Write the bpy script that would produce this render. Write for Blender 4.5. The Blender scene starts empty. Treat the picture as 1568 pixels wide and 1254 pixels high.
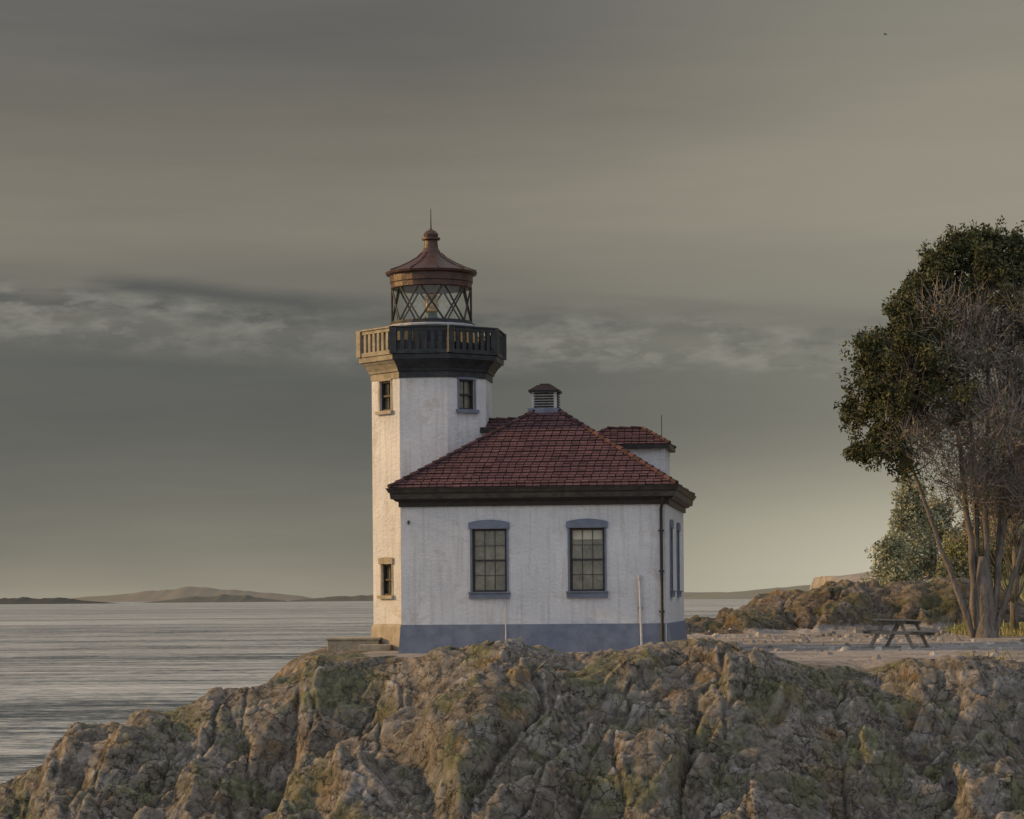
import bpy, math, random
import numpy as np
from mathutils import Vector, Matrix, Quaternion
random.seed(7); rng=np.random.default_rng(7)
scene=bpy.context.scene
R=math.radians

# ------------------------------------------------------------------ materials
def newmat(name):
    m=bpy.data.materials.new(name); m.use_nodes=True
    nt=m.node_tree; b=nt.nodes['Principled BSDF']
    return m,nt,b
def N(nt,t,**kw):
    n=nt.nodes.new(t)
    for k,v in kw.items():
        if k in n.inputs.keys(): n.inputs[k].default_value=v
        else: setattr(n,k,v)
    return n
def L(nt,a,ao,b,bi): nt.links.new(a.outputs[ao],b.inputs[bi])
def ramp(nt,stops,interp='LINEAR'):
    n=nt.nodes.new('ShaderNodeValToRGB'); cr=n.color_ramp; cr.interpolation=interp
    while len(cr.elements)<len(stops): cr.elements.new(0.5)
    for e,(p,c) in zip(cr.elements,stops):
        e.position=p; e.color=(c[0],c[1],c[2],1) if len(c)>2 else (c[0],)*3+(1,)
    return n
def mixc(nt,fac,a,b,mode='MIX'):
    n=nt.nodes.new('ShaderNodeMix'); n.data_type='RGBA'; n.blend_type=mode
    for v,i in ((fac,0),(a,6),(b,7)):
        if isinstance(v,tuple) and hasattr(v[0],'outputs'): nt.links.new(v[0].outputs[v[1]],n.inputs[i])
        elif i==0: n.inputs[0].default_value=v
        else: n.inputs[i].default_value=(v[0],v[1],v[2],1)
    return n
def noisy(name,c1,c2,scale=3,rough=.8,bump=.2,bscale=30,detail=6,stretch=(1,1,1),attr=None,spec=.3,metal=0):
    m,nt,b=newmat(name)
    tc=N(nt,'ShaderNodeTexCoord'); mp=N(nt,'ShaderNodeMapping'); mp.inputs['Scale'].default_value=stretch
    L(nt,tc,'Object',mp,'Vector')
    n=N(nt,'ShaderNodeTexNoise',Scale=scale,Detail=detail); n.inputs['Roughness'].default_value=.6
    L(nt,mp,'Vector',n,'Vector')
    r=ramp(nt,[(.32,c1),(.68,c2)]); L(nt,n,'Fac',r,'Fac')
    src=(r,'Color')
    if attr:
        a=N(nt,'ShaderNodeAttribute'); a.attribute_name=attr
        mm=N(nt,'ShaderNodeMath',operation='MULTIPLY_ADD'); L(nt,a,'Fac',mm,0); mm.inputs[1].default_value=1.0; mm.inputs[2].default_value=.5
        vm=N(nt,'ShaderNodeVectorMath',operation='SCALE'); L(nt,r,'Color',vm,0); L(nt,mm,0,vm,'Scale')
        src=(vm,0)
    nt.links.new(src[0].outputs[src[1]],b.inputs['Base Color'])
    b.inputs['Roughness'].default_value=rough; b.inputs['Specular IOR Level'].default_value=spec
    b.inputs['Metallic'].default_value=metal
    if bump>0:
        n2=N(nt,'ShaderNodeTexNoise',Scale=bscale,Detail=5); L(nt,tc,'Object',n2,'Vector')
        bp=N(nt,'ShaderNodeBump',Strength=bump,Distance=.05); L(nt,n2,'Fac',bp,'Height'); L(nt,bp,'Normal',b,'Normal')
    return m
def stucco():
    m,nt,b=newmat('white_stucco')
    tc=N(nt,'ShaderNodeTexCoord')
    n=N(nt,'ShaderNodeTexNoise',Scale=.9,Detail=8); n.inputs['Roughness'].default_value=.65; L(nt,tc,'Object',n,'Vector')
    r=ramp(nt,[(.3,(.58,.60,.64)),(.7,(.75,.77,.81))]); L(nt,n,'Fac',r,'Fac')
    mp=N(nt,'ShaderNodeMapping'); mp.inputs['Scale'].default_value=(5,5,.35); L(nt,tc,'Object',mp,'Vector')
    s=N(nt,'ShaderNodeTexNoise',Scale=1.6,Detail=6); L(nt,mp,'Vector',s,'Vector')
    sr=ramp(nt,[(.50,(0,)),(.78,(.6,))]); L(nt,s,'Fac',sr,'Fac')
    mx=mixc(nt,(sr,'Color'),(r,'Color'),(.42,.41,.38))
    s2=N(nt,'ShaderNodeTexNoise',Scale=1.7,Detail=9); s2.inputs['Roughness'].default_value=.7; L(nt,tc,'Object',s2,'Vector')
    s2r=ramp(nt,[(.56,(0,)),(.64,(.42,))]); L(nt,s2,'Fac',s2r,'Fac')
    mx2=mixc(nt,(s2r,'Color'),(mx,2),(.46,.42,.35)); L(nt,mx2,2,b,'Base Color')
    f=N(nt,'ShaderNodeTexNoise',Scale=11,Detail=6); f.inputs['Roughness'].default_value=.75; L(nt,tc,'Object',f,'Vector')
    bp=N(nt,'ShaderNodeBump',Strength=.9,Distance=.07); L(nt,f,'Fac',bp,'Height'); L(nt,bp,'Normal',b,'Normal')
    b.inputs['Roughness'].default_value=.85; b.inputs['Specular IOR Level'].default_value=.2
    return m
M={}
M['stucco']=stucco()
M['blue']=noisy('slate_blue_paint',(.12,.145,.20),(.18,.21,.28),3,.7,.3,20)
M['trim']=noisy('dark_trim_paint',(.015,.014,.015),(.034,.031,.029),6,.5,.2,20)
M['gutter']=noisy('weathered_gutter',(.03,.028,.025),(.075,.068,.060),5,.5,.3,12)
M['gallery']=noisy('gallery_paint',(.018,.022,.028),(.042,.047,.054),5,.55,.25,15)
M['gallery_lit']=noisy('sunlit_gallery_paint',(.17,.155,.125),(.33,.30,.24),4,.7,.3,15)  # lighter copy of the gallery paint, sunlight put into the colour
M['frame']=noisy('window_frame_paint',(.022,.021,.023),(.045,.042,.042),8,.5,0)
M['shingle']=noisy('maroon_shingles',(.070,.035,.040),(.122,.061,.068),2.2,.85,.3,30,attr='rnd')
M['ridge_and_gap_shadow']=noisy('ridge_cap_and_gap_shadow',(.03,.018,.018),(.055,.030,.029),4,.8,.2,20)
M['copper']=noisy('rusty_lantern_roof',(.034,.017,.014),(.080,.036,.024),4,.5,.3,12,spec=.5)
M['iron']=noisy('black_iron',(.012,.012,.013),(.028,.027,.026),6,.45,.1,20,spec=.5)
M['white']=noisy('white_pipe_paint',(.36,.38,.41),(.50,.51,.54),6,.5,0)
M['stone_and_lit_paint']=noisy('pale_concrete_and_lit_paint',(.24,.215,.17),(.42,.38,.31),3,.9,.6,18,detail=9)
M['blind']=noisy('window_blind',(.50,.49,.42),(.56,.55,.47),3,.9,0)
M['brass']=noisy('brass_lens',(.35,.22,.08),(.5,.33,.12),6,.3,0,metal=.7)
M['teal']=noisy('lamp_pedestal',(.05,.12,.12),(.08,.16,.15),6,.5,0)
M['bark']=noisy('tree_bark',(.085,.075,.066),(.22,.20,.18),3,.95,.8,10,stretch=(3,3,.7))
M['wood']=noisy('weathered_wood',(.17,.155,.135),(.31,.28,.24),4,.9,.4,15,stretch=(1,6,6))
M['leaf']=noisy('evergreen_leaf',(.036,.046,.022),(.095,.098,.042),1.1,.8,0,attr='rnd')
M['sage']=noisy('sage_leaf',(.22,.235,.155),(.34,.345,.235),1.0,.8,0,attr='rnd')
M['lime']=noisy('yellow_green_leaf',(.20,.20,.08),(.33,.31,.14),1.2,.8,0,attr='rnd')
M['dry']=noisy('dry_grass',(.20,.19,.085),(.38,.33,.17),.8,.9,0,attr='rnd')
M['twig']=noisy('grey_twigs',(.13,.115,.10),(.25,.22,.20),1.1,.9,0,attr='rnd')
M['olive']=noisy('thin_olive_leaf',(.09,.10,.06),(.18,.18,.115),.8,.9,0,attr='rnd')
M['pebble']=noisy('loose_stone',(.18,.17,.155),(.36,.34,.31),2,.9,.6,12,attr='rnd')
def glassy(name,c1,c2):
    m,nt,b=newmat(name)
    tc=N(nt,'ShaderNodeTexCoord'); n=N(nt,'ShaderNodeTexNoise',Scale=3.3,Detail=8); n.inputs['Roughness'].default_value=.75; L(nt,tc,'Object',n,'Vector')
    r=ramp(nt,[(.35,c1),(.65,c2)]); L(nt,n,'Fac',r,'Fac'); L(nt,r,'Color',b,'Base Color')
    b.inputs['Roughness'].default_value=.12; b.inputs['Specular IOR Level'].default_value=.8
    bp=N(nt,'ShaderNodeBump',Strength=.05); L(nt,n,'Fac',bp,'Height'); L(nt,bp,'Normal',b,'Normal')
    return m
M['glass']=glassy('window_glass',(.04,.04,.03),(.19,.18,.13))
def lanternglass():
    m=bpy.data.materials.new('lantern_glass'); m.use_nodes=True; nt=m.node_tree
    for n in list(nt.nodes):
        if n.type!='OUTPUT_MATERIAL': nt.nodes.remove(n)
    o=[n for n in nt.nodes if n.type=='OUTPUT_MATERIAL'][0]
    t=N(nt,'ShaderNodeBsdfTransparent'); t.inputs[0].default_value=(.96,.97,.94,1)
    g=N(nt,'ShaderNodeBsdfGlossy'); g.inputs['Roughness'].default_value=.05
    mx=N(nt,'ShaderNodeMixShader'); mx.inputs[0].default_value=.06
    L(nt,t,0,mx,1); L(nt,g,0,mx,2); L(nt,mx,0,o,'Surface'); return m
M['lglass']=lanternglass()
M['lens']=noisy('amber_lens',(.55,.38,.18),(.8,.6,.32),6,.15,0,spec=.8)
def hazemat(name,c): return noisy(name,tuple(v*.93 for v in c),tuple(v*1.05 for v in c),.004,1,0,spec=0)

# ------------------------------------------------------------------ mesh builder
class B:
    def __init__(s): s.v=[]; s.f=[]; s.m=[]; s.r=[]; s.mats=[]
    def mi(s,mat):
        mm=M[mat]
        if mm not in s.mats: s.mats.append(mm)
        return s.mats.index(mm)
    def add(s,vs,fs,mat,rnd=.5):
        o=len(s.v); s.v+= [tuple(v) for v in vs]; k=s.mi(mat)
        for f in fs: s.f.append(tuple(i+o for i in f)); s.m.append(k); s.r.append(rnd)
    def box(s,c,d,mat,rot=None,rnd=.5,top=1.0):
        hx,hy,hz=d[0]/2,d[1]/2,d[2]/2
        vs=[]
        for z in(-1,1):
            k=1 if z<0 else top
            for x,y in((-1,-1),(1,-1),(1,1),(-1,1)): vs.append(Vector((x*hx*k,y*hy*k,z*hz)))
        if rot is not None: vs=[rot@v for v in vs]
        vs=[v+Vector(c) for v in vs]
        s.add(vs,[(0,3,2,1),(4,5,6,7),(0,1,5,4),(1,2,6,5),(2,3,7,6),(3,0,4,7)],mat,rnd)
    def bar(s,a,b,w,mat,w2=None,n=6,ends=True):
        a=Vector(a); b=Vector(b); s.tube([a,b],[w,w if w2 is None else w2],mat,n)
    def tube(s,pts,rad,mat,n=6):
        pts=[Vector(p) for p in pts]; vs=[]; fs=[]
        for i,p in enumerate(pts):
            d=(pts[min(i+1,len(pts)-1)]-pts[max(i-1,0)]).normalized()
            u=d.cross(Vector((.31,.95,.05))).normalized() ; w=d.cross(u)
            for k in range(n):
                t=2*math.pi*k/n; vs.append(p+(u*math.cos(t)+w*math.sin(t))*rad[i])
        for i in range(len(pts)-1):
            for k in range(n): fs.append((i*n+k,i*n+(k+1)%n,(i+1)*n+(k+1)%n,(i+1)*n+k))
        fs.append(tuple(range(n))[::-1]); fs.append(tuple((len(pts)-1)*n+k for k in range(n)))
        s.add(vs,fs,mat)
    def lathe(s,c,prof,n,mat,a0=0,matfn=None,caps=True):
        vs=[];
        for r,z in prof:
            for k in range(n):
                t=a0+2*math.pi*k/n; vs.append((c[0]+r*math.cos(t),c[1]+r*math.sin(t),z))
        o=len(s.v); s.v+=vs
        for i in range(len(prof)-1):
            for k in range(n):
                mm=mat if matfn is None else matfn(k)
                s.f.append((o+i*n+k,o+i*n+(k+1)%n,o+(i+1)*n+(k+1)%n,o+(i+1)*n+k)); s.m.append(s.mi(mm)); s.r.append(.5)
        if caps:
            s.f.append(tuple(o+k for k in range(n))[::-1]); s.m.append(s.mi(mat)); s.r.append(.5)
            s.f.append(tuple(o+(len(prof)-1)*n+k for k in range(n))); s.m.append(s.mi(mat)); s.r.append(.5)
    def obj(s,name,parent=None,smooth=False,loc=None,bevel=0):
        me=bpy.data.meshes.new(name); me.from_pydata(s.v,[],s.f)
        for m_ in s.mats: me.materials.append(m_)
        me.polygons.foreach_set('material_index',s.m)
        at=me.attributes.new('rnd','FLOAT','FACE'); at.data.foreach_set('value',s.r)
        if smooth: me.polygons.foreach_set('use_smooth',[True]*len(s.f))
        me.update(); o=bpy.data.objects.new(name,me); scene.collection.objects.link(o)
        if parent: o.parent=parent
        if loc: o.location=loc
        if bevel:
            bv=o.modifiers.new('bevel','BEVEL'); bv.width=bevel; bv.segments=2; bv.limit_method='ANGLE'
        return o
def empty(name,loc,rz=0):
    e=bpy.data.objects.new(name,None); e.location=loc; e.rotation_euler=(0,0,rz); e.empty_display_size=.5
    scene.collection.objects.link(e); return e

def wall(b,org,u,nrm,w,z0,z1,holes,mat,depth=.16):
    org=Vector(org);u=Vector(u).normalized();nrm=Vector(nrm).normalized()
    P=lambda a,z,d=0: org+u*a+Vector((0,0,z))-nrm*d
    xs=sorted({0,w,*[h[0] for h in holes],*[h[1] for h in holes]}); zs=sorted({z0,z1,*[h[2] for h in holes],*[h[3] for h in holes]})
    for i in range(len(xs)-1):
        for j in range(len(zs)-1):
            cx=(xs[i]+xs[i+1])/2; cz=(zs[j]+zs[j+1])/2
            if any(h[0]<cx<h[1] and h[2]<cz<h[3] for h in holes): continue
            b.add([P(xs[i],zs[j]),P(xs[i+1],zs[j]),P(xs[i+1],zs[j+1]),P(xs[i],zs[j+1])],[(0,1,2,3)],mat)
    for a0,a1,c0,c1 in holes:
        q=[(a0,c0),(a1,c0),(a1,c1),(a0,c1)]
        for k in range(4):
            p=q[k];r=q[(k+1)%4]
            b.add([P(*p),P(*r),P(*r,depth),P(*p,depth)],[(0,1,2,3)],mat)

def window(b,org,u,nrm,a0,a1,z0,z1,cols=3,rows=4,blind=False,hood=True,ft=.06,trim=.05,arch=.08,tm='blue',tower=False):
    org=Vector(org);u=Vector(u).normalized();nrm=Vector(nrm).normalized()
    rot=Matrix((u,-nrm,Vector((0,0,1)))).transposed()
    def bx(ac,zc,dc,wa,wz,wd,mat): b.box(org+u*ac+Vector((0,0,zc))-nrm*dc,(wa,wd,wz),mat,rot)
    ac=(a0+a1)/2; w=a1-a0; h=z1-z0; zc=(z0+z1)/2
    bx(ac,zc,.155,w-.004,h-.004,.02,'glass')
    bx(a0+ft/2,zc,.095,ft,h-.002,.09,'frame'); bx(a1-ft/2,zc,.095,ft,h-.002,.09,'frame')
    bx(ac,z0+ft/2,.095,w-2*ft-.002,ft,.09,'frame'); bx(ac,z1-ft/2,.095,w-2*ft-.002,ft,.09,'frame')
    bx(ac,zc,.105,w-2*ft-.002,.055,.07,'frame')
    iw=w-2*ft
    for k in range(1,cols): bx(a0+ft+iw*k/cols,zc,.128,.016,h-2*ft,.02,'frame')
    for k in range(1,rows):
        if abs(k-rows/2)>.1: bx(ac,z0+ft+(h-2*ft)*k/rows,.131,iw,.016,.02,'frame')
    if blind: bx(ac,z1-ft-.13,.142,iw*.96,.25,.004,'blind')
    if not tower:
        bx(a0-trim/2,zc,-.006,trim,h,.05,tm); bx(a1+trim/2,zc,-.006,trim,h,.05,tm)
        bx(ac,z0-.085,-.03,w+2*trim+.06,.17,.10,tm)
        bx(ac,z0-.008,-.045,w+2*trim+.10,.035,.15,tm)
    else:
        bx(a0-trim/2,zc,-.004,trim,h,.03,tm); bx(a1+trim/2,zc,-.004,trim,h,.03,tm)
        bx(ac,z0-.05,-.04,w+2*trim+.10,.10,.12,tm)
    if hood:
        W=w+2*trim+.07; n=8; vs=[];fs=[]
        for d in(-.065,.02):
            for k in range(n+1):
                t=k/n; a=ac-W/2+W*t; e=1-(2*t-1)**2
                vs.append(org+u*a+Vector((0,0,z1+.004))-nrm*d); vs.append(org+u*a+Vector((0,0,z1+.17+arch*e))-nrm*d)
        o=2*(n+1)
        for k in range(n):
            i=2*k
            fs+= [(i,i+2,i+3,i+1),(i+1,i+3,o+i+3,o+i+1),(i,o+i,o+i+2,i+2)]
        fs+=[(0,1,o+1,o),(2*n,o+2*n,o+2*n+1,2*n+1)]
        b.add(vs,fs,tm)
    else:
        bx(ac,z1+.03,-.01,w+2*trim,.06,.05,tm)

def shingle_face(b,A,Bp,C,D,row=.155,wid=.22):
    A,Bp,C,D=map(Vector,(A,Bp,C,D)); n=(Bp-A).cross(D-A).normalized()
    if n.z<0:n=-n
    mid=((D+C)/2-(A+Bp)/2).length; nr=max(2,int(mid/row))
    b.add([A-n*.03,Bp-n*.03,C-n*.03,D-n*.03],[(0,1,2,3)],'ridge_and_gap_shadow')
    for i in range(nr):
        t0=i/nr; t1=min(1,(i+1.25)/nr)
        l0=A.lerp(D,t0); r0=Bp.lerp(C,t0); l1=A.lerp(D,t1); r1=Bp.lerp(C,t1)
        ud=(r0-l0); ln=ud.length
        if ln<.05: continue
        ud/=ln; off=(i%2)*wid/2+random.uniform(-.02,.02); x=-off
        rowr=random.uniform(-.05,.05); hrow=.042 if i%2 else .026
        while x<ln:
            xa=max(0,x)+.011; xb=min(ln,x+wid)-.011; x+=wid
            if xb-xa<.02: continue
            pa=l0+ud*xa; pb=l0+ud*xb
            def top(p):
                q=p+(D-A-(ud*((D-A).dot(ud))))*(t1-t0)
                s_=(q-l1).dot(ud); return l1+ud*max(0,min((r1-l1).length,s_))
            qa=top(pa); qb=top(pb); h=hrow+random.uniform(-.006,.006)
            sd=(A-D).normalized()*random.uniform(-.014,.014)
            vs=[pa+n*h+sd,pb+n*h+sd,qb+n*.002,qa+n*.002,pa-n*.01+sd,pb-n*.01+sd]
            rv=max(0,min(1,.5+rowr+random.gauss(0,.14)))
            b.add(vs,[(0,1,2,3)],'shingle',rv); b.add([vs[4],vs[5],vs[1],vs[0]],[(0,1,2,3)],'ridge_and_gap_shadow')  # darker butt edge paints the shadow gap between rows

# ------------------------------------------------------------------ HOUSE
HX,HY=0.6,71.4; ROT=R(-7)
house=empty('keepers_house',(HX,HY,0),ROT)
b=B(); W=3.65; Dp=8.0; H=4.1
holes=[(W+c-.48,W+c+.48,1.66,3.40) for c in(-1.22,1.47)]
wall(b,(-W,0,0),(1,0,0),(0,-1,0),2*W,-.8,H,holes,'stucco')
side=[(1.2,2.1,1.66,3.40),(4.4,5.3,1.66,3.40)]
wall(b,(W,0,0),(0,1,0),(1,0,0),Dp,-.8,H,side,'stucco')
wall(b,(-W,Dp,0),(0,-1,0),(-1,0,0),Dp,-.8,H,[],'stucco')
wall(b,(W,Dp,0),(-1,0,0),(0,1,0),2*W,-.8,H,[],'stucco')
b.obj('walls',house)
b=B()
for h in holes: window(b,(-W,0,0),(1,0,0),(0,-1,0),h[0],h[1],h[2],h[3],blind=h is holes[1])
for h in side: window(b,(W,0,0),(0,1,0),(1,0,0),h[0],h[1],h[2],h[3])
b.obj('windows',house)
b=B()
def ring(b,z0,z1,o0,o1,mat):
    vs=[(-W-o0,-o0,z0),(W+o0,-o0,z0),(W+o0,Dp+o0,z0),(-W-o0,Dp+o0,z0),(-W-o1,-o1,z1),(W+o1,-o1,z1),(W+o1,Dp+o1,z1),(-W-o1,Dp+o1,z1)]
    b.add(vs,[(0,1,5,4),(1,2,6,5),(2,3,7,6),(3,0,4,7),(4,5,6,7),(3,2,1,0)],mat)
ring(b,-.8,.78,.16,.04,'blue'); b.obj('base_band',house)
b=B()
ring(b,4.02,4.17,.07,.07,'trim'); ring(b,4.17,4.23,.14,.20,'trim'); ring(b,4.233,4.36,.26,.28,'gutter'); ring(b,4.363,4.40,.28,.28,'trim'); ring(b,4.403,4.50,.31,.36,'gutter'); ring(b,4.503,4.53,.38,.38,'trim')
b.obj('cornice',house)
b=B(); ez=4.535; o=.30; ap=6.92; ry0,ry1=3.75,4.25
A=(-W-o,-o,ez);Bc=(W+o,-o,ez);C=(W+o,Dp+o,ez);D=(-W-o,Dp+o,ez);E=(-.22,ry0,ap);F=(.22,ry0,ap);G=(.22,ry1,ap);Hh=(-.22,ry1,ap)
shingle_face(b,A,Bc,F,E); shingle_face(b,Bc,C,G,F); shingle_face(b,C,D,Hh,G); shingle_face(b,D,A,E,Hh)
def hipcap(b,p,q,w=.09):
    p=Vector(p);q=Vector(q);n=int((q-p).length/.28)
    for i in range(n):
        a=p.lerp(q,i/n);c=p.lerp(q,(i+1.15)/n)
        b.tube([a+Vector((0,0,.045)),c+Vector((0,0,.02))],[w*.75,w*.55],'shingle' if i%2 else 'ridge_and_gap_shadow',6)
for p,q in((A,E),(Bc,F),(C,G),(D,Hh)): hipcap(b,p,q)
b.obj('roof',house)
b=B(); cx,cy=-.08,4.0
b.box((cx,cy,6.86),(.92,.92,.16),'blue'); b.box((cx,cy,7.17),(.72,.72,.48),'white')
for k in range(6):
    z=6.99+k*.075
    b.box((cx,cy-.385,z),(.56,.03,.035),'gutter',Matrix.Rotation(R(35),3,'X')); b.box((cx+.385,cy,z),(.03,.56,.035),'gutter',Matrix.Rotation(R(35),3,'Y'))
b.box((cx,cy,7.43),(.88,.88,.05),'trim')
vs=[(cx-.46,cy-.46,7.456),(cx+.46,cy-.46,7.456),(cx+.46,cy+.46,7.456),(cx-.46,cy+.46,7.456),(cx-.2,cy-.2,7.63),(cx+.2,cy-.2,7.63),(cx+.2,cy+.2,7.63),(cx-.2,cy+.2,7.63)]
b.add(vs,[(0,1,5,4),(1,2,6,5),(2,3,7,6),(3,0,4,7),(4,5,6,7),(3,2,1,0)],'ridge_and_gap_shadow')
b.box((cx,cy,7.65),(.28,.28,.035),'trim')
b.obj('roof_vent',house)
def hipblock(b,x0,x1,y0,y1,zb,ze,zr,oh,run):
    b.box(((x0+x1)/2,(y0+y1)/2,(zb+ze)/2),(x1-x0,y1-y0,ze-zb),'stucco')
    b.box(((x0+x1)/2,(y0+y1)/2,ze+.06),(x1-x0+2*oh,y1-y0+2*oh,.12),'trim')
    z=ze+.125; ym=(y0+y1)/2
    A=(x0-oh,y0-oh,z);B_=(x1+oh,y0-oh,z);C=(x1+oh,y1+oh,z);D=(x0-oh,y1+oh,z);E=(x0+run,ym,zr);F=(x1-run,ym,zr)
    shingle_face(b,A,B_,F,E); shingle_face(b,C,D,E,F); shingle_face(b,B_,C,F,F); shingle_face(b,D,A,E,E)
    for p,q in((A,E),(B_,F),(C,F),(D,E),(E,F)): hipcap(b,p,q,.06)
b=B(); hipblock(b,.6,3.18,6.9,9.3,3.9,5.93,6.60,.16,.75); b.obj('rear_wing',house)
b=B(); hipblock(b,-2.1,-.3,3.5,4.9,5.0,6.25,6.66,.1,.2); b.obj('link_roof',house)
b=B(); b.bar((3.05,7.4,6.0),(3.05,7.4,6.95),.012,'iron'); b.obj('antenna',house)
b=B()
b.tube([(3.56,-.32,4.2),(3.56,-.30,4.08),(3.50,-.10,3.9),(3.50,-.08,3.8),(3.52,-.19,-.5)],[.045]*5,'trim',8)
b.tube([(3.61,-.05,4.0),(3.62,-.17,-.5)],[.02]*2,'white',6)
for z in(3.3,2.2,1.1): b.box((3.50,-.07,z),(.15,.12,.04),'trim')
b.tube([(2.97,-.19,-.5),(2.92,-.09,1.4),(2.90,-.07,2.02)],[.036,.036,.036],'white',8); b.tube([(2.90,-.07,1.98),(2.89,-.07,2.10)],[.06,.055],'white',8)
b.box((2.92,-.05,1.2),(.12,.08,.03),'gutter')
b.tube([(-.76,-.17,-.5),(-.78,-.055,1.38),(-.80,-.055,1.52)],[.02]*3,'white',6)
b.obj('pipes',house)
b=B(); b.box((-3.45,-.02,3.6),(.06,.04,.10),'gutter'); b.obj('wall_box',house)

# ------------------------------------------------------------------ TOWER
tower=empty('lighthouse_tower',(HX,HY,0),ROT)
TX,TY=-3.42,4.25; RO=1.80; a0=R(22.5); AP=RO*math.cos(a0); S=2*RO*math.sin(a0)
b=B(); wb=B()
for k in range(8):
    th=R(-90)+k*R(45)
    nrm=Vector((math.cos(th),math.sin(th),0)); u=Vector((-math.sin(th),math.cos(th),0))
    org=Vector((TX,TY,0))+nrm*AP-u*S/2
    hs=[]
    if k in(7,1,3,5): hs=[(S/2-.27,S/2+.27,6.90,7.76)]
    if k==7: hs.append((S/2-.25,S/2+.25,1.60,2.50))
    wall(b,org,u,nrm,S,-.8,8.0,hs,'stucco')
    for h in hs: window(wb,org,u,nrm,h[0],h[1],h[2],h[3],cols=2,rows=2,hood=(h[2]<5),ft=.05,trim=.06,arch=.03,tm='stone_and_lit_paint' if k in(7,6,5) else 'blue',tower=True)  # left trims: cream tone paints sunlight onto blue-grey
b.obj('tower_walls',tower); wb.obj('tower_windows',tower)
b=B(); c=(TX,TY)
b.lathe(c,[(RO+.2,-.8),(RO+.06,.70),(RO,.78)],8,'blue',a0,matfn=lambda k:'stone_and_lit_paint' if k in(3,4,5) else 'blue'); b.obj('tower_base',tower)  # left faces of the blue-grey band painted pale as if sunlit
wf=lambda k:'gallery_lit' if k in(3,4) else 'gallery'  # sun-facing left sides get the painted-in lit tone
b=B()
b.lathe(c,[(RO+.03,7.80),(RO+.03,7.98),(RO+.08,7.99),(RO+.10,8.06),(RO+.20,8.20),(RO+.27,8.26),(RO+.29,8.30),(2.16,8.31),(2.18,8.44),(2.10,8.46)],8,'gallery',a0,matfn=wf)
b.obj('gallery_floor',tower)
b=B(); GR=2.11
for k in range(8):
    t0=a0+k*R(45); t1=t0+R(45)
    p=Vector((TX+GR*math.cos(t0),TY+GR*math.sin(t0),0)); q=Vector((TX+GR*math.cos(t1),TY+GR*math.sin(t1),0)); u=(q-p).normalized(); ln=(q-p).length
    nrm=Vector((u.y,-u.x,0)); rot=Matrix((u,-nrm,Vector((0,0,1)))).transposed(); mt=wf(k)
    mid=(p+q)/2
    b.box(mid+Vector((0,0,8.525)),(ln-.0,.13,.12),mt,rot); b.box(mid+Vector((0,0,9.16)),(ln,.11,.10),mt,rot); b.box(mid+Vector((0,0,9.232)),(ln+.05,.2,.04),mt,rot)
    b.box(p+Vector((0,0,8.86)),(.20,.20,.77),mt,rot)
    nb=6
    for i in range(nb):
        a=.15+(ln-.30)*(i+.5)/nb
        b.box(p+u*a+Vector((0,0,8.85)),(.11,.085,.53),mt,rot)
    b.box(p+u*ln/2+Vector((0,0,8.70))-nrm*.05,(ln-.1,.012,.22),'gutter' ,rot)
b.obj('gallery_balustrade',tower)
b=B()
b.lathe(c,[(1.22,8.46),(1.22,9.34),(1.28,9.36),(1.28,9.46),(1.2,9.49),(1.2,9.54)],20,'gallery'); b.obj('lantern_base',tower)
b=B(); b.lathe(c,[(1.31,9.35),(1.32,9.40),(1.29,9.42)],20,'white'); b.obj('lantern_ledge',tower)
b=B(); LR=1.15; nb=10
for k in range(nb):
    t0=R(9)+2*math.pi*k/nb; t1=t0+2*math.pi/nb
    P=lambda t,z:(TX+LR*math.cos(t),TY+LR*math.sin(t),z)
    b.bar(P(t0,9.52),P(t1,10.57),.030,'iron'); b.bar(P(t1,9.52),P(t0,10.57),.030,'iron')
    if k%5==0: b.bar(P(t0,9.52),P(t0,10.57),.035,'iron')
b.obj('lantern_lattice',tower)
b=B(); b.lathe(c,[(1.12,9.53),(1.12,10.56)],20,'lglass',caps=False); b.obj('lantern_glass',tower)
b=B(); b.lathe(c,[(1.16,10.50),(1.19,10.52),(1.19,10.66),(1.22,10.68),(1.22,10.88),(1.32,10.91),(1.35,10.97),(1.30,11.00),(1.02,11.11),(.72,11.25),(.46,11.40),(.29,11.56),(.21,11.70),(.19,11.92),(.27,11.94),(.27,12.0),(.2,12.01),(.22,12.1),(.15,12.19),(.05,12.24),(.02,12.30)],20,'copper')
for k in range(20):
    t=2*math.pi*k/20; pr=[(1.33,11.01),(1.02,11.12),(.72,11.26),(.46,11.41),(.30,11.56)]
    if k%2==0: b.tube([(TX+r*math.cos(t),TY+r*math.sin(t),z) for r,z in pr],[.018]*5,'copper',4)
b.obj('lantern_roof',tower)
b=B(); b.bar((TX,TY,12.25),(TX,TY,12.85),.022,'iron',.010); b.obj('lightning_rod',tower)
b=B(); b.lathe(c,[(.32,9.50),(.32,9.60),(.16,9.64),(.16,9.80)],12,'teal'); b.lathe(c,[(.14,9.80),(.20,9.86),(.20,9.90)],12,'brass'); b.lathe(c,[(.13,9.90),(.17,10.0),(.17,10.2),(.10,10.28)],12,'lens'); b.lathe(c,[(.17,10.28),(.18,10.34),(.05,10.42)],12,'brass')
for k in range(6):
    t=2*math.pi*k/6; b.bar((TX+.19*math.cos(t),TY+.19*math.sin(t),9.88),(TX+.19*math.cos(t),TY+.19*math.sin(t),10.3),.012,'brass')
b.obj('lamp',tower)

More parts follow.
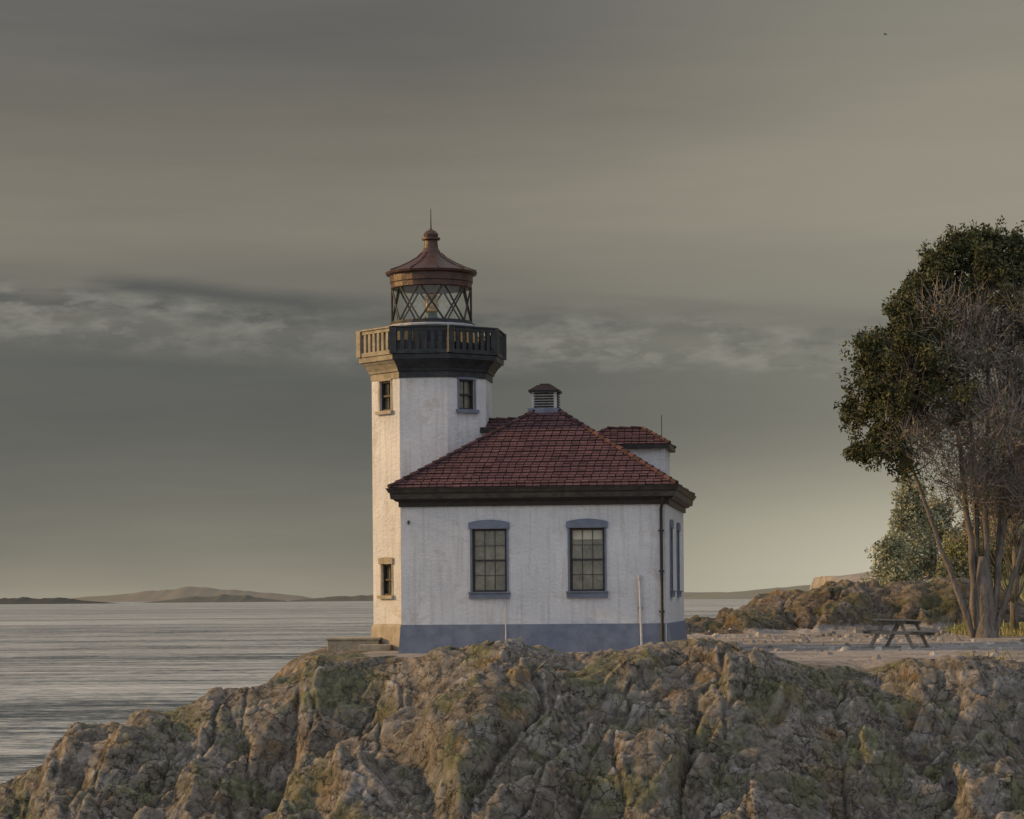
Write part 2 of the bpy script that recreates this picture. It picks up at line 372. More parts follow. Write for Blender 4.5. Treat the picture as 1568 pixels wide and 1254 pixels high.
b=B()
rz=Matrix.Rotation(ROT,3,'Z')
b.box((-4.5,75.6,.02),(1.5,1.3,.62),'stone_and_lit_paint',rz); b.box((-4.5,75.6,.36),(1.6,1.4,.07),'stone_and_lit_paint',rz); b.box((-3.9,74.6,-.05),(.9,.5,.5),'stone_and_lit_paint',rz)
b.obj('low_concrete_wall',bevel=.02)

# ------------------------------------------------------------------ TERRAIN
def hsh(a,b_,s): 
    v=np.sin(a*127.1+b_*311.7+s*74.7)*43758.5453; return v-np.floor(v)
def vn(x,y,s=0):
    xi=np.floor(x);yi=np.floor(y);fx=x-xi;fy=y-yi;fx=fx*fx*(3-2*fx);fy=fy*fy*(3-2*fy)
    return (hsh(xi,yi,s)*(1-fx)+hsh(xi+1,yi,s)*fx)*(1-fy)+(hsh(xi,yi+1,s)*(1-fx)+hsh(xi+1,yi+1,s)*fx)*fy
def fbm(x,y,s=0,o=5,g=.5):
    t=0;a=1;n=0
    for i in range(o):
        t=t+a*(vn(x,y,s+i)-.5);n+=a;a*=g;x,y=x*1.63+y*1.2+3.1,y*1.63-x*1.2+1.7
    return t/n*2
def cell(x,y,s,tilt=1.0,k=10.,dip=(0,.2)):
    xi=np.floor(x);yi=np.floor(y)
    f1=np.full(x.shape,9.);f2=np.full(x.shape,9.);h=np.zeros(x.shape);ws=np.zeros(x.shape)
    for i in(-1,0,1):
        for j in(-1,0,1):
            cx=xi+i;cy=yi+j
            dx=x-(cx+hsh(cx,cy,s));dy=y-(cy+hsh(cx,cy,s+5)); d=np.sqrt(dx*dx+dy*dy)
            hh=hsh(cx,cy,s+9)-.5+tilt*(dx*(hsh(cx,cy,s+13)-.5+dip[0])+dy*(hsh(cx,cy,s+17)-.5+dip[1]))
            w=np.exp(-k*d); h+=hh*w; ws+=w
            new=d<f1
            f2=np.where(new,f1,np.minimum(f2,d)); f1=np.where(new,d,f1)
    return f1,f2,h/ws
def ss(a,b_,x):
    t=np.clip((x-a)/(b_-a),0,1); return t*t*(3-2*t)
CX=[-30,-18,-13.5,-12.15,-10.9,-10.75,-10.3,-9.2,-8.8,-7.66,-7.2,-5.95,-5.05,-4.9,-4.63,-4.25,-3.5,-2.2,-1.3,-.37,.7,1.4,2.6,3.35,4.1,5.2,6.1,7.1,8.6,9.5,10.8,12.15,16,30]
CZ=[-8,-5,-3.2,-2.84,-2.37,-1.95,-1.60,-1.72,-1.37,-1.13,-.75,-.6,-.36,.05,.17,.0,.10,.12,.28,.42,.36,.14,.22,.44,.50,.36,.1,-.2,-.38,-.02,-.07,-.15,-.2,-.3]
OX=[-20,2,6.9,8.65,9.9,11.15,12.9,14.2,15.4,16.4,17.9,22,60]
OZ=[.3,.4,.55,.75,1.15,1.6,2.0,1.75,2.0,2.0,1.7,1.5,2.2]
def terrain(x,y):
    wob=1.2*fbm(x*.25,y*0+.5,3,3)
    Yc=62+wob; t=Yc-y
    C=np.interp(x,CX,CZ)
    G=np.where(y<70,-.022*(70-y),.004*(y-70))+.03*fbm(x*.5,y*.5,8,3)
    G=G+ss(15,22,x)*ss(88,125,y)*2.4+ss(25,70,x)*ss(85,200,y)*8
    xL=np.interp(y,[58,62,65,68,72,84,92,100,200],[-9,-6.2,-4.6,-4.6,-5.6,-5.6,0,2,14])
    yM=np.interp(x,[-20,15,19,26,90],[103,104,150,230,300])
    dl=np.minimum((x-xL),(yM-y)*.6)+.6*fbm(x*.6,y*.6,21,4)
    sea=ss(0,-5,dl)
    cliff=9*sea*(1+.15*fbm(x,y,33,3))
    Gs=G-cliff
    back=ss(.3,3.2,-t)
    z=np.where(t<0,C*(1-back)+Gs*back,0)
    tp=np.maximum(t,0)
    drop=.08*tp+.33*np.maximum(tp-.8,0)+.14*np.maximum(tp-5,0)
    zf=C-drop
    wx=x+1.1*fbm(x*.33,y*.33,40,3)+.12*fbm(x*1.9,y*1.9,43,3); wy=y+1.1*fbm(x*.33+9,y*.33,41,3)+.12*fbm(x*1.9,y*1.9,46,3)
    ac=.87*wx-.49*wy; al=.49*wx+.87*wy
    f1,f2,h1=cell(ac*.22,al*.13,50,1.9,12,(-.2,.1))
    g1,g2,h2=cell(ac*.50+.2*al,al*.30,60,2.0,14,(-.25,.15))
    k1,k2,h3=cell(ac*1.35+.3,al*.8-.3*ac,70,2.0,15,(-.25,.2))
    l1,l2,h4=cell(ac*3.6+.3,al*2.2,75,1.8,15,(-.2,.2))
    amp=.07+.93*ss(0,3.2,t)
    rough=h1*1.6*amp+h2*.72*(.14+.86*amp)+h3*.23*(.30+.70*amp)+h4*.065
    rough-=.24*np.exp(-((f2-f1)/.03)**2)*amp+.14*np.exp(-((g2-g1)/.035)**2)*(.4+.6*amp)+.055*np.exp(-((k2-k1)/.05)**2)
    rough+=.13*fbm(x*1.1,y*1.1,80,6,.55)*(.3+.7*amp)+.035*fbm(x*6,y*6,90,4,.6)
    zf=np.maximum(zf,-7+.3*fbm(x*.5,y*.5,12,3))
    near=ss(26,9,y)
    zf=zf*(1-near)+(-.15)*near
    left=ss(-3.4,-4.8,x+.5*fbm(x*.8,y*.8,17,3))*ss(85,76,y)
    rock=np.where(t>0,1-.6*near,np.maximum(1-ss(.2,2.0,-t+.8*fbm(x*.9,y*.9,15,4)),left))
    z=np.where(t>=0,zf,z)
    rm=np.maximum(rock,ss(.02,.2,sea))
    oc=np.interp(x,OX,OZ); yo=100+1.5*fbm(x*.3,x*0,22,3); d=y-yo
    on=ss(-6.5,-.5,d+1.6*fbm(x*.5,y*.5,28,4))*ss(6,1,d)*ss(22,17,x)*ss(-6,3,x)
    h_o=oc*on
    z=z+np.where(y>80,np.maximum(h_o-G*on,0)*(1-sea),0)
    rm=np.maximum(rm,np.where(y>80,ss(.06,.3,on),0))
    ro_o=h2*.42+h3*.24+h4*.06-.12*np.exp(-((g2-g1)/.06)**2)-.06*np.exp(-((k2-k1)/.08)**2)+.1*fbm(x*1.3,y*1.3,85,5,.6)
    z=z+np.where(y>80,ro_o*rm,rough*rm*np.where(t<0,.35,1))
    tilt=z+.30*x*.5-.1*y*.3+.6*fbm(x*.4,y*.4,150,4)
    saw=lambda v: (v-np.floor(v))**2
    z=z+rm*(.085*saw(tilt/.55)+.03*saw(tilt/.21+.3))*np.where(t<0,.5,1)
    gr=ss(14.5,17,x+1.2*fbm(x*.3,y*.3,35,3))*ss(84,92,y)*(1-rm)*ss(135,112,y)
    gr=np.maximum(gr,.8*ss(.05,.4,fbm(x*.35,y*.35,37,4))*ss(7.5,9,x)*ss(60,62,y)*ss(70,66,y)*(1-rm))
    return z,np.clip(rm,0,1),np.clip(gr,0,1)
def span(*segs):
    out=[]
    for a,b_,st in segs: out+=list(np.arange(a,b_,st))
    return np.array(out)
xs=span((-80,-16,2.),(-16,-13,.3),(-13,13,.045),(13,24,.13),(24,140,2.5)); ys=span((-12,44,1.0),(44,65,.06),(65,80,.25),(80,92,.5),(92,104,.13),(104,130,.5),(130,320,3.0))
Xg,Yg=np.meshgrid(xs,ys); Z,RM,GRS=terrain(Xg,Yg)
nx,ny=len(xs),len(ys)
co=np.stack([Xg,Yg,Z],-1).reshape(-1,3)
idx=np.arange(nx*ny).reshape(ny,nx)
q=np.stack([idx[:-1,:-1],idx[:-1,1:],idx[1:,1:],idx[1:,:-1]],-1).reshape(-1,4)
def npmesh(name,co,q,mats,attrs={},smooth=False,dom='POINT'):
    me=bpy.data.meshes.new(name); me.vertices.add(len(co)); me.vertices.foreach_set('co',co.astype(np.float32).ravel())
    k=q.shape[1]; me.loops.add(q.size); me.loops.foreach_set('vertex_index',q.astype(np.int32).ravel())
    me.polygons.add(len(q)); me.polygons.foreach_set('loop_start',(np.arange(len(q))*k).astype(np.int32)); me.polygons.foreach_set('loop_total',np.full(len(q),k,np.int32))
    for m_ in mats: me.materials.append(m_)
    for n_,v in attrs.items():
        at=me.attributes.new(n_,'FLOAT',dom); at.data.foreach_set('value',v.astype(np.float32).ravel())
    if smooth: me.polygons.foreach_set('use_smooth',np.ones(len(q),bool))
    me.update(calc_edges=True); me.validate()
    o=bpy.data.objects.new(name,me); scene.collection.objects.link(o); return o
def groundmat():
    m,nt,b=newmat('rocky_ground')
    tc=N(nt,'ShaderNodeTexCoord'); geo=N(nt,'ShaderNodeNewGeometry')
    def noise(sc,det=6,r=.6,vec=None):
        n=N(nt,'ShaderNodeTexNoise',Scale=sc,Detail=det); n.inputs['Roughness'].default_value=r
        L(nt,vec or tc,'Object' if vec is None else 'Vector',n,'Vector'); return n
    def loc(v,sc=(1,1,1)):
        mp=N(nt,'ShaderNodeMapping'); mp.inputs['Location'].default_value=v; mp.inputs['Scale'].default_value=sc; L(nt,tc,'Object',mp,'Vector'); return mp
    big=noise(.35,5); r1=ramp(nt,[(.3,(.145,.128,.105)),(.5,(.215,.195,.165)),(.72,(.29,.27,.245))]); L(nt,big,'Fac',r1,'Fac')
    med=noise(2.6,8,.78); r2=ramp(nt,[(.33,(.32,)),(.5,(.95,)),(.67,(1.6,))]); L(nt,med,'Fac',r2,'Fac')
    m1=mixc(nt,1.0,(r1,'Color'),(r2,'Color'),'MULTIPLY')
    li=noise(.8,8,.72); lr=ramp(nt,[(.55,(0,)),(.62,(1,))]); L(nt,li,'Fac',lr,'Fac')
    sep=N(nt,'ShaderNodeSeparateXYZ'); L(nt,tc,'Object',sep,0)
    zr=N(nt,'ShaderNodeMapRange'); zr.inputs['From Min'].default_value=-3.2; zr.inputs['From Max'].default_value=.3; zr.inputs['To Min'].default_value=.2; zr.inputs['To Max'].default_value=.8; L(nt,sep,'Z',zr,'Value')
    mu=N(nt,'ShaderNodeMath',operation='MULTIPLY'); L(nt,lr,'Color',mu,0); L(nt,zr,0,mu,1)
    m2=mixc(nt,(mu,0),(m1,2),(.31,.19,.065))
    mp=loc((17,5,3))
    g2=noise(.6,8,.72,mp); gr=ramp(nt,[(.49,(0,)),(.60,(.7,))]); L(nt,g2,'Fac',gr,'Fac')
    mo=noise(3.5,5,.7,mp); mor=ramp(nt,[(.35,(.085,.098,.045)),(.6,(.18,.195,.09)),(.75,(.27,.27,.12))]); L(nt,mo,'Fac',mor,'Fac')
    m3=mixc(nt,(gr,'Color'),(m2,2),(mor,'Color'))
    mq=loc((-7,25,13))
    g3=noise(1.1,8,.72,mq); gr3=ramp(nt,[(.54,(0,)),(.63,(.55,))]); L(nt,g3,'Fac',gr3,'Fac')
    m3=mixc(nt,(gr3,'Color'),(m3,2),(.36,.345,.335))
    dist=noise(1.2,6,.62,mp)
    vadd=N(nt,'ShaderNodeVectorMath',operation='MULTIPLY_ADD'); L(nt,dist,'Color',vadd,0); vadd.inputs[1].default_value=(1.3,1.3,1.3); L(nt,tc,'Object',vadd,2)
    cur=m3
    hs=[]
    for sc,w_,mk in(((1.2,.5,.8),.030,mq),((3.2,1.4,2.2),.045,mp)):
        ms=N(nt,'ShaderNodeMapping'); ms.inputs['Scale'].default_value=sc; ms.inputs['Rotation'].default_value=(0,.4,.5); L(nt,vadd,0,ms,'Vector')
        vo=N(nt,'ShaderNodeTexVoronoi',feature='DISTANCE_TO_EDGE',Scale=1.0); L(nt,ms,'Vector',vo,'Vector')
        vr=ramp(nt,[(0,(.22,)),(w_,(1,))]); L(nt,vo,'Distance',vr,'Fac')
        cm=noise(.9,4,.5,mk); cmr=ramp(nt,[(.42,(0,)),(.58,(.95,))]); L(nt,cm,'Fac',cmr,'Fac')
        cur=mixc(nt,(cmr,'Color'),(cur,2),(vr,'Color'),'MULTIPLY'); hs.append(vr)
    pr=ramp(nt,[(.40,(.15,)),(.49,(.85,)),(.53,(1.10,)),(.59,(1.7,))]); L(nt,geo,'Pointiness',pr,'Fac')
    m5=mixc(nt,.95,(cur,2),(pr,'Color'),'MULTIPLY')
    gv=noise(9,7,.85); gvr=ramp(nt,[(.3,(.24,.22,.205)),(.7,(.56,.525,.495))]); L(nt,gv,'Fac',gvr,'Fac')
    gp=noise(.5,7,.72,mp); gpr=ramp(nt,[(.36,(.55,)),(.65,(1.2,))]); L(nt,gp,'Fac',gpr,'Fac')
    gm=mixc(nt,1.0,(gvr,'Color'),(gpr,'Color'),'MULTIPLY')
    gs=noise(3,7,.8); gsr=ramp(nt,[(.3,(.13,.155,.05)),(.55,(.25,.265,.09)),(.75,(.38,.35,.17))]); L(nt,gs,'Fac',gsr,'Fac')
    ar=N(nt,'ShaderNodeAttribute'); ar.attribute_name='rock'; ag=N(nt,'ShaderNodeAttribute'); ag.attribute_name='grass'
    ga=ramp(nt,[(.3,(0,)),(.6,(1,))]); L(nt,ag,'Fac',ga,'Fac')
    m6=mixc(nt,(ga,'Color'),(gm,2),(gsr,'Color'))
    ra=ramp(nt,[(.25,(0,)),(.5,(1,))]); L(nt,ar,'Fac',ra,'Fac')
    yr=N(nt,'ShaderNodeMapRange'); yr.inputs['From Min'].default_value=80; yr.inputs['From Max'].default_value=92; L(nt,sep,'Y',yr,'Value')
    mm=mixc(nt,1.0,(m5,2),(.80,.74,.68),'MULTIPLY'); m5b=mixc(nt,(yr,0),(m5,2),(mm,2))
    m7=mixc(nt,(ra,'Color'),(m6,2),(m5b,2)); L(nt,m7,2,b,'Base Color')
    b.inputs['Roughness'].default_value=.9; b.inputs['Specular IOR Level'].default_value=.25
    bn=noise(3.0,10,.76); 
    bp0=N(nt,'ShaderNodeBump',Strength=.8,Distance=.06); L(nt,hs[1],'Color',bp0,'Height')
    bp=N(nt,'ShaderNodeBump',Strength=1.0,Distance=.16); L(nt,bn,'Fac',bp,'Height'); L(nt,bp0,'Normal',bp,'Normal')
    L(nt,bp,'Normal',b,'Normal')
    return m
npmesh('rocky_ground',co,q,[groundmat()],{'rock':RM,'grass':GRS})
# loose stones scattered on the gravel
b=B(); n=420
px=rng.uniform(5.2,16,n); py=63+34*rng.random(n)**.8; pz,pr_,_=terrain(px,py)
for x,y,z,k in zip(px,py,pz,pr_):
    s=.03+.14*random.random()**3
    ang=random.uniform(0,3.1); vs=[]
    for a in range(6): vs.append((x+s*math.cos(ang+a*1.05)*random.uniform(.7,1.2),y+s*math.sin(ang+a*1.05)*random.uniform(.7,1.2),z-.02))
    for a in range(6): vs.append((x+.6*s*math.cos(ang+a*1.05)*random.uniform(.6,1.2),y+.6*s*math.sin(ang+a*1.05)*random.uniform(.6,1.2),z+s*random.uniform(.5,.8)))
    b.add(vs,[(a,(a+1)%6,6+(a+1)%6,6+a) for a in range(6)]+[(6,7,8,9,10,11)],'pebble',random.random())
b.obj('loose_stones')

# ------------------------------------------------------------------ SEA
def seamat():
    m,nt,b=newmat('sea_water')
    tc=N(nt,'ShaderNodeTexCoord')
    b.inputs['IOR'].default_value=1.333
    def nz_(sx,sy,det,r,loc=0):
        mp=N(nt,'ShaderNodeMapping'); mp.inputs['Scale'].default_value=(sx,sy,1); mp.inputs['Location'].default_value=(loc,loc*.7,0); L(nt,tc,'Object',mp,'Vector')
        n=N(nt,'ShaderNodeTexNoise',Scale=1,Detail=det); n.inputs['Roughness'].default_value=r; L(nt,mp,'Vector',n,'Vector'); return n
    a=nz_(.0014,.010,9,.74); c=nz_(.045,.16,7,.72,5); d_=nz_(.55,.85,6,.75,9)
    s=N(nt,'ShaderNodeMath',operation='ADD'); L(nt,a,'Fac',s,0); L(nt,c,'Fac',s,1); s2=N(nt,'ShaderNodeMath',operation='ADD'); L(nt,s,0,s2,0); L(nt,d_,'Fac',s2,1)
    s3=N(nt,'ShaderNodeMath',operation='MULTIPLY'); L(nt,s2,0,s3,0); s3.inputs[1].default_value=1/3
    r=ramp(nt,[(.44,(.05,.065,.072)),(.48,(.20,.225,.23)),(.52,(.50,.525,.51)),(.58,(.72,.73,.69))]); L(nt,s3,0,r,'Fac'); L(nt,r,'Color',b,'Base Color')
    rr=ramp(nt,[(.40,(.2,)),(.58,(.42,))]); L(nt,s3,0,rr,'Fac'); L(nt,rr,'Color',b,'Roughness')
    prev=None
    for sx,sy,dist,st in((.05,.22,3.0,.8),(.25,.9,1.4,.9),(1.0,2.6,.5,.9)):
        n=nz_(sx,sy,4,.6,sx*3)
        bp=N(nt,'ShaderNodeBump',Strength=st,Distance=dist); L(nt,n,'Fac',bp,'Height')
        if prev: L(nt,prev,'Normal',bp,'Normal')
        prev=bp
    L(nt,prev,'Normal',b,'Normal')
    return m
co=np.array([[-30000,-2000,-6],[30000,-2000,-6],[30000,40000,-6],[-30000,40000,-6]],float)
npmesh('sea',co,np.array([[0,1,2,3]]),[seamat()])

# ------------------------------------------------------------------ DISTANT LAND
def hill(name,pts,D,mat,depth=600,rough=.12,seed=1):
    px=np.array([p[0] for p in pts],float); pz=np.array([p[1] for p in pts],float)
    x=np.linspace(px[0],px[-1],240); h=np.interp(x,px,pz)
    sc=(px[-1]-px[0])
    h=h*(1+rough*fbm(x/sc*14,x*0+seed,seed,5)*2)
    rows=[(0,-6.5),(.25,.45),(.5,1.0),(.75,.7),(1,-6.5)]; vs=[]
    for i,(t,k) in enumerate(rows):
        zz=np.full(x.shape,-7.) if i in(0,4) else -6+ (h+6)*k
        vs.append(np.stack([x,D+depth*t+0*x,zz],-1))
    co=np.concatenate(vs); n=len(x); idx=np.arange(5*n).reshape(5,n)
    q=np.stack([idx[:-1,:-1],idx[:-1,1:],idx[1:,1:],idx[1:,:-1]],-1).reshape(-1,4)
    return npmesh(name,co,q,[mat],smooth=True)
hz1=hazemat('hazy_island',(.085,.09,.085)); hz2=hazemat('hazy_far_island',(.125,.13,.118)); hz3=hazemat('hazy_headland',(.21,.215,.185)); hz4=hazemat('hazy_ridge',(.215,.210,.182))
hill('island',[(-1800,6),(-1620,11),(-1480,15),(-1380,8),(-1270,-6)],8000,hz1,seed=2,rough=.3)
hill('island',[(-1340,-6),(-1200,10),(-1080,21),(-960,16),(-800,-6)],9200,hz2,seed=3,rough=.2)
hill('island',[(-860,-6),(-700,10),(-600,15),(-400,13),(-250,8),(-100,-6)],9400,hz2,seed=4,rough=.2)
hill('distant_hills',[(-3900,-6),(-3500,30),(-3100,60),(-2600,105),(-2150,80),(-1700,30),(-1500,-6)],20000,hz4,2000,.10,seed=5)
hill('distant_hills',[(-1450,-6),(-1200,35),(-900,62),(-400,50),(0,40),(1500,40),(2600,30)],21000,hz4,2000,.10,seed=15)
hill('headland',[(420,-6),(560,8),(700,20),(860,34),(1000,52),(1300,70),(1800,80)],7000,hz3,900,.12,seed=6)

# ------------------------------------------------------------------ TREES
def quads(cent,rad,n,size,asp=.5,up=0):
    d=rng.normal(size=(n,3)); d/=np.linalg.norm(d,axis=1)[:,None]; r=rng.random(n)**.45
    p=cent+d*r[:,None]*rad
    a=rng.normal(size=(n,3))+d*.8; a[:,2]+=up; a/=np.linalg.norm(a,axis=1)[:,None]
    c=np.cross(a,rng.normal(size=(n,3))); c/=np.linalg.norm(c,axis=1)[:,None]
    s=size*(.5+1.0*rng.random(n))[:,None]
    return np.stack([p-a*s*.5-c*s*asp*.25,p-c*s*asp*-.5,p+a*s*.6,p-c*s*asp*.5-a*s*.1],1)
def foliage(name,clusters,mat,parent,size,per,asp=.6,up=0):
    Q=[];Rr=[]
    for c,r in clusters:
        rv=np.array(r) if hasattr(r,'__len__') else np.array([r,r,r*.75])
        n=max(8,int(per*(rv[0]/.5)**2)); Q.append(quads(np.array(c),rv,n,size,asp,up))
        base=rng.random()*.6; Rr.append(np.clip(base+rng.random(n)*.45,0,1))
    Q=np.concatenate(Q); co=Q.reshape(-1,3); q=np.arange(len(co)).reshape(-1,4)
    o=npmesh(name,co,q,[M[mat]],{'rnd':np.concatenate(Rr)},dom='FACE'); o.parent=parent; return o
def sticks(name,clusters,mat,parent,length,width,per):
    Q=[];Rr=[]
    for c,r in clusters:
        n=per; d=rng.normal(size=(n,3)); d/=np.linalg.norm(d,axis=1)[:,None]
        p=np.array(c)+d*(rng.random(n)[:,None]**.6)*r
        a=d*.7+rng.normal(size=(n,3))*.5+np.array([0,0,.7]); a/=np.linalg.norm(a,axis=1)[:,None]
        w=np.cross(a,rng.normal(size=(n,3))); w/=np.linalg.norm(w,axis=1)[:,None]; l=length*(.4+rng.random(n))[:,None]
        Q.append(np.stack([p-w*width,p+w*width,p+a*l+w*width*.3,p+a*l-w*width*.3],1)); Rr.append(np.clip(rng.random()*.5+rng.random(n)*.5,0,1))
    Q=np.concatenate(Q); co=Q.reshape(-1,3); q=np.arange(len(co)).reshape(-1,4)
    o=npmesh(name,co,q,[M[mat]],{'rnd':np.concatenate(Rr)},dom='FACE'); o.parent=parent; return o
# dry grass tufts at the gravel edge, under the tree and up the bank
n=9000
gx=np.concatenate([rng.uniform(8,13,1500),rng.uniform(13.5,24,n-1500)]); gy=np.concatenate([rng.uniform(61.5,66.5,1500),rng.uniform(85,122,n-1500)])
gz,grk,ggr=terrain(gx,gy); keep=(ggr>.35)&(grk<.4); gx,gy,gz=gx[keep],gy[keep],gz[keep]; n=len(gx)
p=np.stack([gx,gy,gz-.02],-1); a=rng.normal(size=(n,3))*.35+np.array([0,0,1.]); a/=np.linalg.norm(a,axis=1)[:,None]; w_=np.cross(a,rng.normal(size=(n,3))); w_/=np.linalg.norm(w_,axis=1)[:,None]
l=(.08+.20*rng.random(n))[:,None]; Q=np.stack([p-w_*.03,p+w_*.03,p+a*l+w_*.006,p+a*l-w_*.006],1)
npmesh('grass_tufts',Q.reshape(-1,3),np.arange(4*n).reshape(-1,4),[M['dry']],{'rnd':rng.random(n)},dom='FACE')

def limb(b,p0,p1,r0,r1,sag=.3,jit=.15,n=7,via=None):
    p0=Vector(p0);p1=Vector(p1); mid=p0.lerp(p1,.5)+Vector((0,0,-sag*(p1-p0).length*.3)) if via is None else Vector(via); pts=[];rad=[]
    for i in range(n):
        t=i/(n-1); p=p0*(1-t)**2+mid*2*t*(1-t)+p1*t*t
        if 0<i<n-1: p+=Vector([random.gauss(0,jit) for _ in range(3)])*.5
        pts.append(p); rad.append(r0+(r1-r0)*t)
    b.tube(pts,rad,'bark',6); return pts
def sprays(c,r,k):
    out=[]
    for _ in range(k):
        d=Vector([random.gauss(0,1) for _ in range(3)]).normalized()*r*random.uniform(.3,1.15)
        rr=random.uniform(.13,.26); out.append(((c[0]+d.x,c[1]+d.y,c[2]+d.z*.75),(rr,rr,rr*random.uniform(.8,1.7))))
    return out
tr=empty('evergreen_tree',(15.5,86,-.05))
zk=[3.6,4.2,5.3,6.1,7.5,8.3,9.5,10.4,11.7,12.9,13.6]; lk=[-.6,-1.2,-2.5,-4.2,-4.6,-4.25,-4.2,-3.3,-2.7,-1.5,-.3]; rk=[1.2,2.2,3.2,3.8,4.2,4.3,4.1,3.6,2.7,1.5,.5]
b=B(); stems=[]
for (x0,y0,x1,y1,z1,r,vx,vz) in((-.08,0,-1.0,.3,9.5,.15,-.5,4.5),(.10,.1,.3,-.3,12.3,.15,.1,5),(-.15,-.1,-3.0,-.5,7.6,.12,-1.4,3.2),(.25,0,1.6,.4,9.5,.13,.7,4.2),(.0,.2,-.4,1.0,11.5,.12,-.2,5),(.3,-.12,3.0,-.6,7.8,.11,1.2,3.4),(.35,.1,1.1,.9,9.8,.10,.6,4)):
    stems.append(limb(b,(x0,y0,-.3),(x1,y1,z1),r,.03,0,.07,14,via=(vx,0,vz)))
b.tube([(0.1,0,-.4),(0.1,0,.1),(0.08,0,.7),(0.05,0,1.8),(0,0,2.8)],[.55,.44,.36,.31,.18],'bark',9)
dark=[];tw=[]
def prof(z): return np.interp(z,zk,lk),np.interp(z,zk,rk)
def connect(c,r=.035):
    best=None
    for s in stems:
        for p in s[4:]:
            if p.z<c[2]+.2:
                d=(Vector(c)-p).length+ (0 if p.z>2.8 else 5)
                if best is None or d<best[0]: best=(d,p)
    if best: return limb(b,best[1],c,r,.008,.25,.15,6)
for i in range(260):
    z=random.uniform(5.3,13.3); l,rr=prof(z)
    if random.random()<.62 or z>11: f=random.uniform(.0,.32) if z<11 else random.uniform(0,1)
    else: f=random.uniform(.3,1)
    if z<10.2 and f>.46: continue
    x=l+(rr-l)*f+.2; mid=(l+rr)/2; hw=(rr-l)/2; ymax=math.sqrt(max(.02,1-((x-mid)/hw)**2))*hw*.8
    y=random.uniform(-ymax,ymax)
    if z<7.4 and (x>-2.4 or random.random()<.2) : continue
    dark.append(((x,y,z),random.uniform(.36,.68)))
for z in(13.0,13.3,12.6,12.2,11.8,11.3): 
    for k in range(3): dark.append(((random.uniform(-1,1)*(14.2-z)*.6,random.uniform(-.6,.6),z),.45))
for c,r in dark[::2]: connect(c,.03)
for i in range(230):
    z=random.uniform(4.4,11.2); l,rr=prof(z); x=random.uniform(max(l+1.2,-3.0),rr); mid=(l+rr)/2; hw=(rr-l)/2
    if z<5.8 and x<-1.5: continue
    ymax=math.sqrt(max(.02,1-((x-mid)/hw)**2))*hw*.8; tw.append(((x,random.uniform(-ymax,ymax),z),.75))
for c,r in tw[:170]: connect(c,.030)
b.obj('trunk_and_limbs',tr,smooth=True)
spr=[]
for c,r in dark: spr+=sprays(c,r,12)
foliage('dark_foliage',spr,'leaf',tr,.11,200,.6,.3)
sticks('grey_twigs',tw,'twig',tr,.6,.011,100)
foliage('sparse_foliage',[s for c,r in tw[::3] for s in sprays(c,.8,5)],'twig',tr,.07,80)
foliage('sparse_green',[s for c,r in tw for s in sprays(c,.8,6)],'olive',tr,.08,105)

def small_tree(name,loc,h,w,mat,ncl,seed,zb=.15,cone=.6,size=.16,per=170,cr=.6):
    random.seed(seed); e=empty(name,loc); b=B(); cl=[]
    top=Vector((random.uniform(-.2,.2),0,h*.92)); st=limb(b,(0,0,-.4),top,.05*w+.04,.03,0,.06,9)
    for i in range(ncl):
        t=random.random(); z=h*(zb+(1-zb)*t); k=w*(1-t*cone)*math.sin(math.pi*min(1,.25+t*.75))**.4
        an=random.uniform(0,6.28); rr=k*random.uniform(.35,1); c=(rr*math.cos(an),rr*math.sin(an),z)
        r_=random.uniform(.6,1.2)*cr
        for s_ in sprays(c,r_,5): cl.append((s_[0],tuple(v*1.5 for v in s_[1])))
        s=st[min(8,int(t*7)+1)]
        limb(b,s,c,.03,.008,.2,.05,5)
    b.obj('trunk',e,smooth=True); foliage('crown',cl,mat,e,size,per)
    return e
small_tree('pine_tree',(19.6,128,1.6),5.6,1.7,'sage',70,3,.0,.75,.14,120)
small_tree('pine_tree',(21.4,132,1.8),4.8,1.9,'sage',60,4,.0,.6,.14,120)
small_tree('pine_tree',(23.2,126,2.2),5.4,2.0,'sage',64,5,.0,.6,.14,120)
small_tree('pine_tree',(25.6,131,2.4),6.4,2.2,'sage',64,15,.0,.6,.14,120)
small_tree('shrub',(18.1,124,1.5),2.6,1.1,'sage',34,6,.0,.5,.13,120)
small_tree('shrub',(20.2,116,1.9),2.0,1.1,'lime',30,8,.0,.3,.12)
small_tree('shrub',(21.9,117,2.0),2.4,1.4,'lime',34,9,.0,.3,.12)
small_tree('shrub',(18.7,110,1.6),1.2,1.1,'olive',24,11,.0,.3,.12)
small_tree('deciduous_tree',(18.1,94,.4),8.5,2.4,'twig',80,10,.35,.1,.10,60,.8)

# ------------------------------------------------------------------ PICNIC TABLE
b=B(); 
for i in range(5): b.box((0,-.36+.18*i,.76),(1.95,.165,.045),'wood')
for sy in(-1,1):
    for i in(0,1): b.box((0,sy*(.66+.15*i),.45),(1.95,.14,.045),'wood')
for sx in(-.65,.65):
    b.box((sx,0,.40),(.05,1.66,.09),'wood'); b.box((sx,0,.70),(.05,.82,.08),'wood')
    for sy in(-1,1): b.box((sx+.052,sy*.43,.36),(.05,.10,.90),'wood',Matrix.Rotation(sy*R(28),3,'X'))
    b.box((sx*.5,0,.55),(.75,.05,.06),'wood',Matrix.Rotation(math.copysign(R(-28),sx),3,'Y'))
t=b.obj('picnic_table',loc=(10.95,74.0,.02),bevel=.006); t.rotation_euler=(R(1),R(1.5),R(62))

